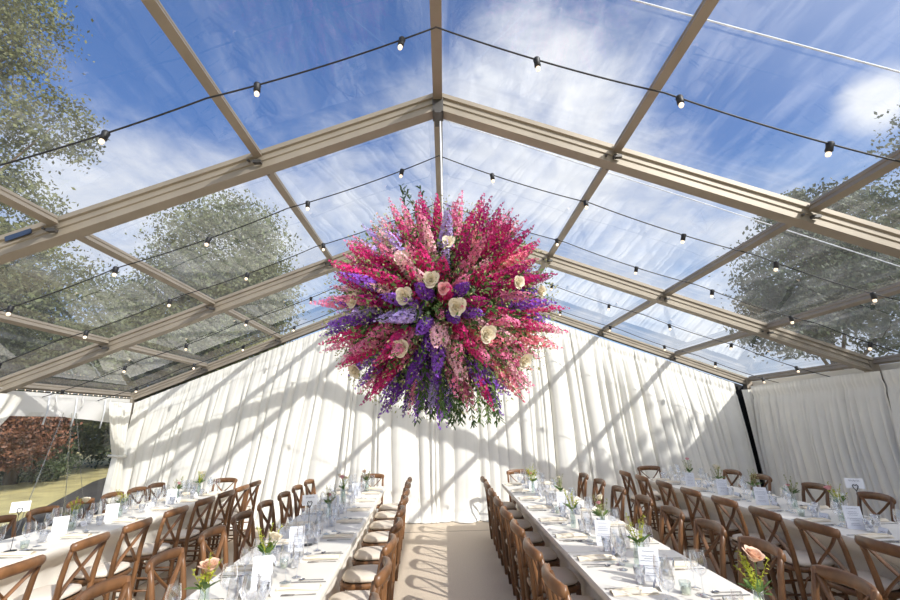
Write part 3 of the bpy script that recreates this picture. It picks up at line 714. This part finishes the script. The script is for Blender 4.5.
menu(1.2, 2.84, -.35, 'white menu card nearest the camera on the right inner table')
menu(1.19, 3.58, -.3, 'second nearest white menu card on the right inner table')
menu(1.24, 4.94, -.2, 'white menu card past the middle of the right inner table')
menu(1.20, 6.30, -.2, 'farthest white menu card on the right inner table')
menu(3.35, 3.81, -.55, 'white menu card under the name sign on the right outer table')
menu(3.35, 4.87, -.55, 'second nearest white menu card on the right outer table')
menu(3.35, 5.53, -.5, 'third nearest white menu card on the right outer table')
menu(3.35, 6.23, -.5, 'farthest white menu card on the right outer table')
menu(-3.6, 4.42, .62, 'white menu card nearest the camera on the left outer table')
menu(-3.6, 5.06, .6, 'middle white menu card on the left outer table')
menu(-3.6, 6.1, .5, 'farthest white menu card on the left outer table')
# table name signs on heart wire holders
def sign(x, y, rz, label):
    t = empty('table_sign', (x, y, TZ), rz, label=label, cat='sign', group='table name signs')
    MB().lathe([(.001, .001), (.04, .001), (.04, .006), (.004, .009)], 14).tube([(0, 0, .005), (0, 0, .275)], .0022, 6).build('stand', 'blackwire', t)
    MB().tube([(0, -.006, .275), (-.013, -.006, .297), (-.018, -.006, .315), (-.010, -.006, .327), (0, -.006, .317), (.010, -.006, .327), (.018, -.006, .315), (.013, -.006, .297), (0, -.006, .275)], .0032, 6).build('heart_clip', 'blackwire', t)
    c = MB().box((-.06, -.0015, .295), (.06, .0015, .375)).build('card', 'card', t)
    MB().tube([(-.034+i*.0030, -.0028, .355+.006*math.sin(i*1.9)*(1+.5*math.sin(i*.7))) for i in range(24)], .0016, 4).build('handwritten_name', 'ink', c)
sign(-3.58, 3.95, .75, 'white name sign on heart clip, left outer table')
sign(-1.13, 3.85, .3, 'white name sign on heart clip, left inner table')
sign(3.48, 3.86, -.70, 'white name sign on heart clip, right outer table')
for i, (x, y, lb) in enumerate([(1.30, 2.62, 'nearest on right inner table'), (1.14, 4.75, 'middle of right inner table'), (-1.12, 3.3, 'near part of left inner table'), (-3.52, 4.05, 'by the sign on left outer table'), (3.30, 4.30, 'near part of right outer table'), (-1.3, 5.45, 'past the middle of left inner table')]):
    put(P_tl, (x, y, TZ), 0, 'small glass tealight holder with cream candle, '+lb, 'candle', 'tealight holders')

# keep glasses and cards clear of one another and of the centre pieces
RAD = {'wine_glass': .047, 'water_tumbler': .038, 'champagne_flute': .034, 'name_card': .043, 'bud_vase': .088, 'menu_card': .060, 'table_sign': .048, 'tealight_holder': .036}
its = [(o, RAD[o.name.split('.')[0]], o.name.split('.')[0]) for o in C.objects if o.parent is None and o.name.split('.')[0] in RAD and o.get('label')]
for it in range(60):
    for i, (a, ra, na) in enumerate(its):
        ma = na in ('wine_glass', 'water_tumbler', 'champagne_flute', 'name_card', 'tealight_holder')
        for b, rb, nb in its[i+1:]:
            dx, dy = b.location.x-a.location.x, b.location.y-a.location.y; mn = ra+rb
            if abs(dx) > mn or abs(dy) > mn: continue
            d = math.hypot(dx, dy)
            if d >= mn: continue
            if d < 1e-4: dx, dy, d = .001, .001, .0014
            mb = nb in ('wine_glass', 'water_tumbler', 'champagne_flute', 'name_card', 'tealight_holder')
            if not (ma or mb): continue
            p = (mn-d+.001)/d/(2 if ma and mb else 1)
            if ma: a.location.x -= dx*p; a.location.y -= dy*p
            if mb: b.location.x += dx*p; b.location.y += dy*p

# ------------------------------------------------------------------ hanging flower ball
BC = Vector((-.01, 3.36, 2.57))
ball = empty('hanging_flower_ball', BC, label='huge round pink and purple flower arrangement hanging from the ridge', cat='flower arrangement')
cm = MB()
def core(u, v):
    a = 2*PI*u; b = PI*(v-.5); r = .40*(1+.08*math.sin(a*5+b*4)+.06*math.sin(a*9-b*7))
    return (r*math.cos(a)*math.cos(b)*1.1, r*math.sin(a)*math.cos(b), r*math.sin(b)*.92)
cm.grid(core, 28, 14); cm.build('moss_core', 'core', ball)
MB().tube([(0.03, 0, .30), (.03, 0, RZ-2.60-.16)], .008, 6).build('hanging_strap', 'rope', ball)
def spike_quads(seed, ln=.52, n=15):
    """returns (k,4,3) petals of a larkspur stem growing along +z with unit-ish size, and stem"""
    r = np.random.default_rng(seed); Q = []
    for i in range(n):
        t = i/(n-1); z = ln*(.30+.70*t); rad = .034*(1-t**2.2)*(.85+.3*r.random())+.006; sz = .0265*(1-.62*t**1.5)
        for j in range(6 if t < .8 else 3):
            a = 2.4*i+j*2*PI/6+r.normal()*.25; c = np.array([rad*math.cos(a), rad*math.sin(a), z+r.normal()*.006])
            o = np.array([math.cos(a), math.sin(a), .45]); o /= np.linalg.norm(o); u = np.array([-math.sin(a), math.cos(a), 0]); v = np.cross(o, u)
            p0 = r.random()*6
            for k_ in range(4):
                b = p0+k_*PI/2; d = u*math.cos(b)+v*math.sin(b); e_ = -u*math.sin(b)+v*math.cos(b)
                Q.append([c, c+d*sz*.55+e_*sz*.42+o*sz*.28, c+d*sz*1.05+o*sz*(.30+.25*r.random()), c+d*sz*.55-e_*sz*.42+o*sz*.28])
    return np.array(Q)
SPK = [spike_quads(s_) for s_ in range(4)]
def stem_mb():
    m = MB(); m.tube([(0, 0, -.1), (0, 0, .5)], .004, 5)
    for i in range(12):
        a = i*2.4; leaf_pts(m, (0, 0, .02+.012*i), (math.cos(a), math.sin(a), .9), .06, .012)
    return m
spike_me = {}
def spike_part(col, v, Mx, sc_, parent):
    key = (col, v)
    if key not in spike_me:
        m = stem_mb(); ns = len(m.f); nq = SPK[v]
        for q in nq: m.add(q, [(0, 1, 2, 3)])
        o = m.build('flower_spike', None, parent, mats=['p_'+col, 'stem'], midx=[1]*ns+[0]*len(nq)); spike_me[key] = o
    else:
        o = spike_me[key].copy(); C.objects.link(o); o.parent = parent
    o.matrix_local = Mx @ Matrix.Diagonal((sc_[0], sc_[0], sc_[1], 1))
    return o
def pick(d):
    """colour by where the stem points, following the photograph (x right, z up, seen from the camera)"""
    vdir = Vector((0, -3.36, -.92)).normalized()              # towards camera
    r3 = Vector((1, 0, 0)); u3 = vdir.cross(r3)*-1
    if u3.z < 0: u3 = -u3
    px, pz = d.dot(r3), d.dot(u3); rad = math.hypot(px, pz); a = math.degrees(math.atan2(pz, px)) % 360
    sect = [(12, 'purple violet hot pink'), (28, 'hot purple pale magenta'), (48, 'hot magenta salmon pale'), (70, 'pink hot salmon magenta'), (84, 'hot magenta pink'), (96, 'lavender hot purple'), (112, 'hot pink magenta pale'),
            (135, 'pink hot pale lavender'), (155, 'hot hot magenta pink'), (170, 'pale purple magenta'), (192, 'purple violet lavender pink'), (212, 'hot pink hot pale'), (232, 'hot magenta pink purple'),
            (256, 'purple violet pink purple'), (276, 'purple purple lavender violet'), (292, 'pink hot pink pale'), (312, 'hot pink purple pink'), (335, 'pink salmon pale pink'), (350, 'pale hot salmon'), (361, 'purple hot pink')]
    if rad < .30: opts = 'hot purple pink violet pale'.split()
    else:
        for lim, o_ in sect:
            if a < lim: opts = o_.split(); break
    return R.choice(opts)
NS = 440; dirs = []
for i in range(NS):
    z = 1-2*(i+.5)/NS; a = i*2.39996; q = math.sqrt(1-z*z); d = Vector((q*math.cos(a), q*math.sin(a), z))+Vector((R.gauss(0, .05), R.gauss(0, .05), R.gauss(0, .05)))
    dirs.append(d.normalized())
vcam = Vector((0, -3.36, -.92)).normalized()
dirs.sort(key=lambda d: -(d.dot(vcam) + .0*R.random()))
parts_n = 0; rest = {}
front = [d for d in dirs if d.dot(vcam) > -.15]; step = max(1, len(front)//98)
sel = set(id(d) for d in front[::step][:98])
for d in dirs:
    fl = d.dot(vcam)
    col = pick(d); v = R.randrange(4)
    reach = R.uniform(.80, 1.03)*(1-.03*max(0, -d.z)-.10*max(0, fl))
    ls = R.uniform(.85, 1.1)
    ws = R.uniform(.72, 1.08)
    p = Vector((d.x*1.04, d.y, d.z*.98))*(reach-.52*ls)
    dd = (d+Vector((0, 0, -.10*R.random()))).normalized()
    rot = dd.to_track_quat('Z', 'Y').to_matrix().to_4x4() @ Matrix.Rotation(R.uniform(0, 6), 4, 'Z')
    Mx = Matrix.Translation(p) @ rot
    if id(d) in sel: spike_part(col, v, Mx, (ws, ls), ball)
    else:
        A = np.array(Mx @ Matrix.Diagonal((ws, ws, ls, 1))); Q = SPK[v] @ A[:3, :3].T + A[:3, 3]
        rest.setdefault(col, []).append(Q)
for col, Qs in rest.items():
    o = quads_obj('more_flower_spikes', np.concatenate(Qs), 'p_'+col, ball); o['kind'] = 'stuff'
# filler: olive green sprays and dark leaves between the stems
def leaf_cloud(n, rmin, rmax, sz, seed, flat=1.0, along=.8):
    r = np.random.default_rng(seed); d = r.normal(size=(n, 3)); d /= np.linalg.norm(d, axis=1)[:, None]
    rad = rmin+(rmax-rmin)*r.random(n)**.8; c = d*rad[:, None]*np.array([1.04, 1, .97])
    dr = d*along+r.normal(size=(n, 3))*.6; dr /= np.linalg.norm(dr, axis=1)[:, None]
    s = np.cross(dr, r.normal(size=(n, 3))); s /= np.linalg.norm(s, axis=1)[:, None]; L_ = (sz*(.6+.8*r.random(n)))[:, None]
    return np.stack([c-dr*L_*.5, c+s*L_*.22, c+dr*L_*.5, c-s*L_*.22], 1)
quads_obj('dark_leaves', leaf_cloud(10000, .36, .72, .055, 5), 'leafdk', ball)['kind'] = 'stuff'
quads_obj('olive_sprays', leaf_cloud(13000, .50, .93, .021, 6), 'olive', ball)['kind'] = 'stuff'
quads_obj('green_leaves', leaf_cloud(4200, .45, .86, .036, 8), 'leaf', ball)['kind'] = 'stuff'
for px, pz, dep, rd, mt_ in [(-.26, .36, .60, .052, W), (-.24, .10, .70, .055, W), (-.06, .20, .74, .052, W), (.10, .02, .78, .058, W), (.30, -.16, .70, .056, W), (-.27, -.24, .68, .056, W), (-.62, .08, .48, .05, W), (-.62, -.42, .44, .05, W),
                         (.54, .18, .55, .045, W), (.06, .47, .55, .045, W), (.57, -.36, .55, .052, W), (.74, .12, .36, .045, W), (.02, .14, .78, .04, Pk)]:
    r3 = Vector((1, 0, 0)); vv = vcam; u3 = r3.cross(vv); u3 = u3 if u3.z > 0 else -u3
    p = r3*px+u3*pz+vv*dep
    o = rose_mesh(rd*.84, int(px*100) % 50).build('rose', mt_, ball); o.location = p; dd = (p.normalized()+vv*.6).normalized(); o.rotation_euler = dd.to_track_quat('Z', 'Y').to_euler()
# trailing eucalyptus below and one sprig on top
def trail(p0, d0, ln, seed, mtl='leafdk'):
    r = random.Random(seed); m = MB(); p = Vector(p0); d = Vector(d0).normalized(); pts = [p.copy()]
    for i in range(10):
        d = (d+Vector((r.uniform(-.15, .15), r.uniform(-.15, .15), -.22 if d0[2] < .5 else 0))).normalized(); p = p+d*ln/10; pts.append(p.copy())
    m.tube(pts, .003, 5)
    for i in range(1, 11):
        for s in range(4):
            a = r.uniform(0, 6.28); dd = (Vector((math.cos(a), math.sin(a), 0))*.9+d*.9).normalized(); leaf_pts(m, pts[i]-d*r.random()*ln/10, dd, r.uniform(.035, .06), .015)
    m.build('eucalyptus_trail', mtl, ball)
for i in range(24):
    x = R.uniform(-.22, .42); trail((x*.8, R.uniform(-.45, .05), -.50), (x*.5, R.uniform(-.3, .1), -.8), R.uniform(.28, .44), 100+i, 'leafdk' if i % 3 else 'leaf')
for i, x in enumerate((-.16, -.20, -.12)): trail((x, -.2, .55), (x*.3, 0, 1), .42+.06*i, 200+i)

# ------------------------------------------------------------------ festoon light strings
def festoon(y, xs_l, xs_r, label, sag=.035, seed=0):
    t = empty('festoon_light_string', (0, y, 0), label=label, cat='string lights', group='festoon strings under the roof')
    nodes = [-6.0, -4.62, -3.24, -1.6, 0, 1.6, 3.24, 4.62, 6.0]; zc = lambda x: RZ-abs(x)*SL-.10
    r = random.Random(seed); pts = []
    def zz(x):
        for i in range(8):
            if nodes[i] <= x <= nodes[i+1]:
                q = (x-nodes[i])/(nodes[i+1]-nodes[i]); return zc(nodes[i])*(1-q)+zc(nodes[i+1])*q-sag*4*q*(1-q)
        return zc(x)
    for i in range(121):
        x = -6+i*.1; pts.append((x, 0, zz(x)))
    MB().tube(pts, .0062, 6).build('cable', 'cable', t)
    for x in xs_l+xs_r:
        tl = r.uniform(-.25, .25); rt = Matrix.Translation((x, 0, zz(x))) @ Matrix.Rotation(tl, 4, 'Y') @ Matrix.Rotation(r.uniform(-.3, .3), 4, 'X')
        s = MB().lathe([(.001, .016), (.020, .014), (.026, 0), (.022, -.02), (.024, -.05), (.017, -.056), (.001, -.056)], 10).build('lamp_socket', 'cable', t); s.matrix_local = rt
        MB().lathe([(.010, -.052), (.016, -.062), (.0175, -.074), (.013, -.086), (.001, -.090)], 10).build('bulb', 'bulb', s)
rng = lambda a, st, n: [a+st*i for i in range(n)]
festoon(2.45, [-5.1, -4.15, -3.2, -2.23, -1.26, -.25], [.72, 1.70, 2.67, 3.63, 4.6, 5.5], 'festoon light string nearest the camera, crossing the top of the view')
festoon(4.02, [-5.1, -4.18, -3.25, -2.37, -1.39, -.40], [.57, 1.55, 2.53, 3.43, 4.33, 5.25], 'second festoon string from the camera, just behind the flower ball top')
festoon(5.03, [-5.19, -4.26, -3.33, -2.42, -1.5, -.5], [.5, 1.5, 2.48, 3.39, 4.30, 5.19], 'third festoon string from the camera, before the second rafter')
festoon(6.55, [-5.71, -4.85, -3.97, -3.08, -2.1, -1.1, -.1], [.9, 1.8, 2.69, 3.61, 4.54, 5.48], 'fourth festoon string from the camera, behind the second rafter')
festoon(7.60, [-5.36, -4.42, -3.59, -2.7, -1.7, -.7], [.3, 1.3, 2.2, 3.09, 4.03, 4.91, 5.70], 'fifth festoon string, farthest, just before the gable')
# small fairy lights along the left eave
t = empty('fairy_light_string', (-5.9, 0, EAVE-.02), label='string of tiny white lights along the left eave rail', cat='string lights')
MB().tube([(0, 3.4+.1*i, -.004*(i % 2)) for i in range(50)], .003, 4).build('wire', 'rope', t)
b = MB()
for i in range(48): b.lathe([(.001, -.010), (.008, 0), (.001, .010)], 6, (.01, 3.45+.1*i+.02*math.sin(i*2.1), -.006))
tag(b.build('tiny_bulbs', 'bulb', t), kind='stuff')
# white ropes lying over the clear roof
def rope(a, b, label):
    zc = lambda x, y: RZ+.14-abs(x)*SL; pts = []
    for i in range(13):
        q = i/12; x = a[0]+(b[0]-a[0])*q; y = a[1]+(b[1]-a[1])*q; pts.append((x, y, zc(x, y)+.004))
    tag(MB().tube(pts, .0055, 6).build('roof_rope', 'rope'), label, 'rope', 'ropes over the clear roof')
rope((.9, 2.06), (6.0, 2.06), 'thin white rope over the roof at the top right')
rope((.05, 3.72), (6.0, 3.86), 'thin white rope over the roof behind the first rafter')

# ------------------------------------------------------------------ garden: trees
def tree(name, trunk, blobs, nleaf, sz, mt_, seed, label, th=None, cat='tree'):
    r = np.random.default_rng(seed); t = empty(name, (trunk[0], trunk[1], -.1), label=label, cat=cat, group='trees around the marquee')
    T = np.array([trunk[0], trunk[1], -.1]); m = MB()
    top = np.array(blobs[0][0])-T; tr = th or .22
    m.tube([(0, 0, 0), (top[0]*.15, top[1]*.15, top[2]*.35), tuple(top*.8)], [tr, tr*.75, tr*.3], 10)
    for c, rad in blobs:
        c_ = np.array(c)-T; a = top*.4; m.tube([tuple(a), tuple((a+c_)/2+np.array([0, 0, .2])), tuple(c_)], [tr*.35, tr*.22, tr*.08], 6)
    m.build('trunk', 'bark', t)
    vol = [np.prod(rad)**.66 for _, rad in blobs]; vs = sum(vol); Q = []
    for (c, rad), v_ in zip(blobs, vol):
        rad = np.array(rad); n = int(nleaf*v_/vs); nc = max(6, n//60)
        d = r.normal(size=(nc, 3)); d /= np.linalg.norm(d, axis=1)[:, None]; cc = d*rad*(.45+.55*r.random((nc, 1))**.5)
        k_ = r.integers(0, nc, n); cs_ = min(rad)*.20
        p = cc[k_]+r.normal(size=(n, 3))*cs_*np.array([1, 1, .6])
        dr = r.normal(size=(n, 3)); dr[:, 2] -= .4; dr /= np.linalg.norm(dr, axis=1)[:, None]; s = np.cross(dr, r.normal(size=(n, 3))); s /= np.linalg.norm(s, axis=1)[:, None]
        L_ = (sz*(.6+.8*r.random(n)))[:, None]; p = p+np.array(c)-T
        Q.append(np.stack([p-dr*L_*.5, p+s*L_*.28, p+dr*L_*.5, p-s*L_*.28], 1))
    quads_obj('crown', np.concatenate(Q), mt_, t)
tree('broadleaf_tree', (-13.5, 9), [((-13.2, 9, 9), (2.2, 2.0, 2.6)), ((-11.4, 8.6, 12.0), (1.4, 1.4, 1.9)), ((-11.6, 9.5, 7.0), (1.9, 1.6, 1.3)), ((-13, 9, 13), (1.6, 1.6, 1.8)), ((-10.2, 9.6, 9.4), (.9, .9, .9)), ((-10.6, 9.2, 5.8), (1.3, 1.2, .8))],
     52000, .10, 'treeA', 1, 'tall olive-green tree rising over the roof at the far left')
tree('broadleaf_tree', (-16, 17), [((-16.2, 17, 6.2), (3.0, 2.4, 2.6)), ((-13.0, 16, 4.6), (2.0, 1.6, 1.2)), ((-18, 16, 5), (3, 2.4, 3.4)), ((-17, 18.5, 3.4), (4, 1.6, 1.8))],
     60000, .14, 'treeB', 2, 'broad green tree behind the left roof panes and window')
tree('broadleaf_tree', (-11.5, 21), [((-11.6, 21, 10.4), (3.2, 2.5, 3.2)), ((-9.6, 20.5, 8.0), (2.2, 2, 2.0)), ((-13.6, 20.5, 7.6), (2.4, 2, 2.2)), ((-11, 20, 5.6), (3.6, 2.2, 1.8))],
     75000, .15, 'treeB', 3, 'green tree seen through the roof left of the flower ball')
tree('broadleaf_tree', (15.0, 16), [((14.8, 16, 7.0), (2.4, 2, 2.6)), ((17.3, 16, 8.6), (2.6, 2, 2.2)), ((18, 15, 5.6), (3.2, 2, 2.0)), ((13.6, 16, 5.2), (1.8, 1.6, 1.4)), ((15.9, 16.5, 10.0), (1.5, 1.4, 1.0))],
     62000, .15, 'treeC', 4, 'dark tree seen through the right-hand roof panes')
tree('broadleaf_tree', (13.6, 8.6), [((13.2, 8.6, 8.2), (1.5, 1.5, 1.4)), ((14.4, 8.6, 7.4), (1.8, 1.5, 1.8))], 16000, .11, 'treeC', 5, 'dark tree crown at the right picture edge above the rafter')
# garden edge seen through the left window
tree('broadleaf_tree', (-22.5, 24), [((-22, 24, 3.4), (4.2, 2.4, 3.6)), ((-17.6, 24, 3.6), (3.4, 2.2, 3.6)), ((-20, 23, 1.6), (5.5, 1.6, 1.6))], 26000, .20, 'treeC', 6, 'dark tree at the lawn edge seen through the left window')
tree('copper_tree', (-14.6, 14.6), [((-14.0, 14.6, 1.75), (1.5, 1.0, 1.15)), ((-15.4, 14.6, 1.6), (1.2, 1.0, 1.0))], 15000, .12, 'treeR', 7, 'copper-red leaved tree beyond the left window', .09)
tree('broadleaf_tree', (-15.2, 27), [((-15.4, 27, 4), (4.4, 2.2, 4.2)), ((-19, 27, 5), (4, 2, 4))], 20000, .24, 'treeC', 8, 'tall dark tree behind the copper tree, left window')
tree('garden_shrub', (-15.8, 17.6), [((-15.6, 17.6, .7), (1.5, .7, .75)), ((-17.4, 17.4, .8), (1.6, .7, .9))], 8000, .11, 'treeC', 9, 'low dark shrub on the lawn beyond the left window', .06, 'shrub')
# trees along the right side, outside the view, that shade the right-hand tables
for i, y in enumerate((-6.6, -3.9, -1.2, 1.2)):
    tree('broadleaf_tree', (10.6, y), [((10.4, y, 4.9), (1.6, 1.9, 2.2)), ((10.2, y+.5, 3.0), (1.6, 1.7, 2.0)), ((11.2, y-.3, 5.2), (1.5, 1.6, 1.8))], 15000, .21, 'treeB', 20+i,
         'green tree standing right of the marquee, %s from the camera' % ('fourth', 'third', 'second', 'nearest')[i])
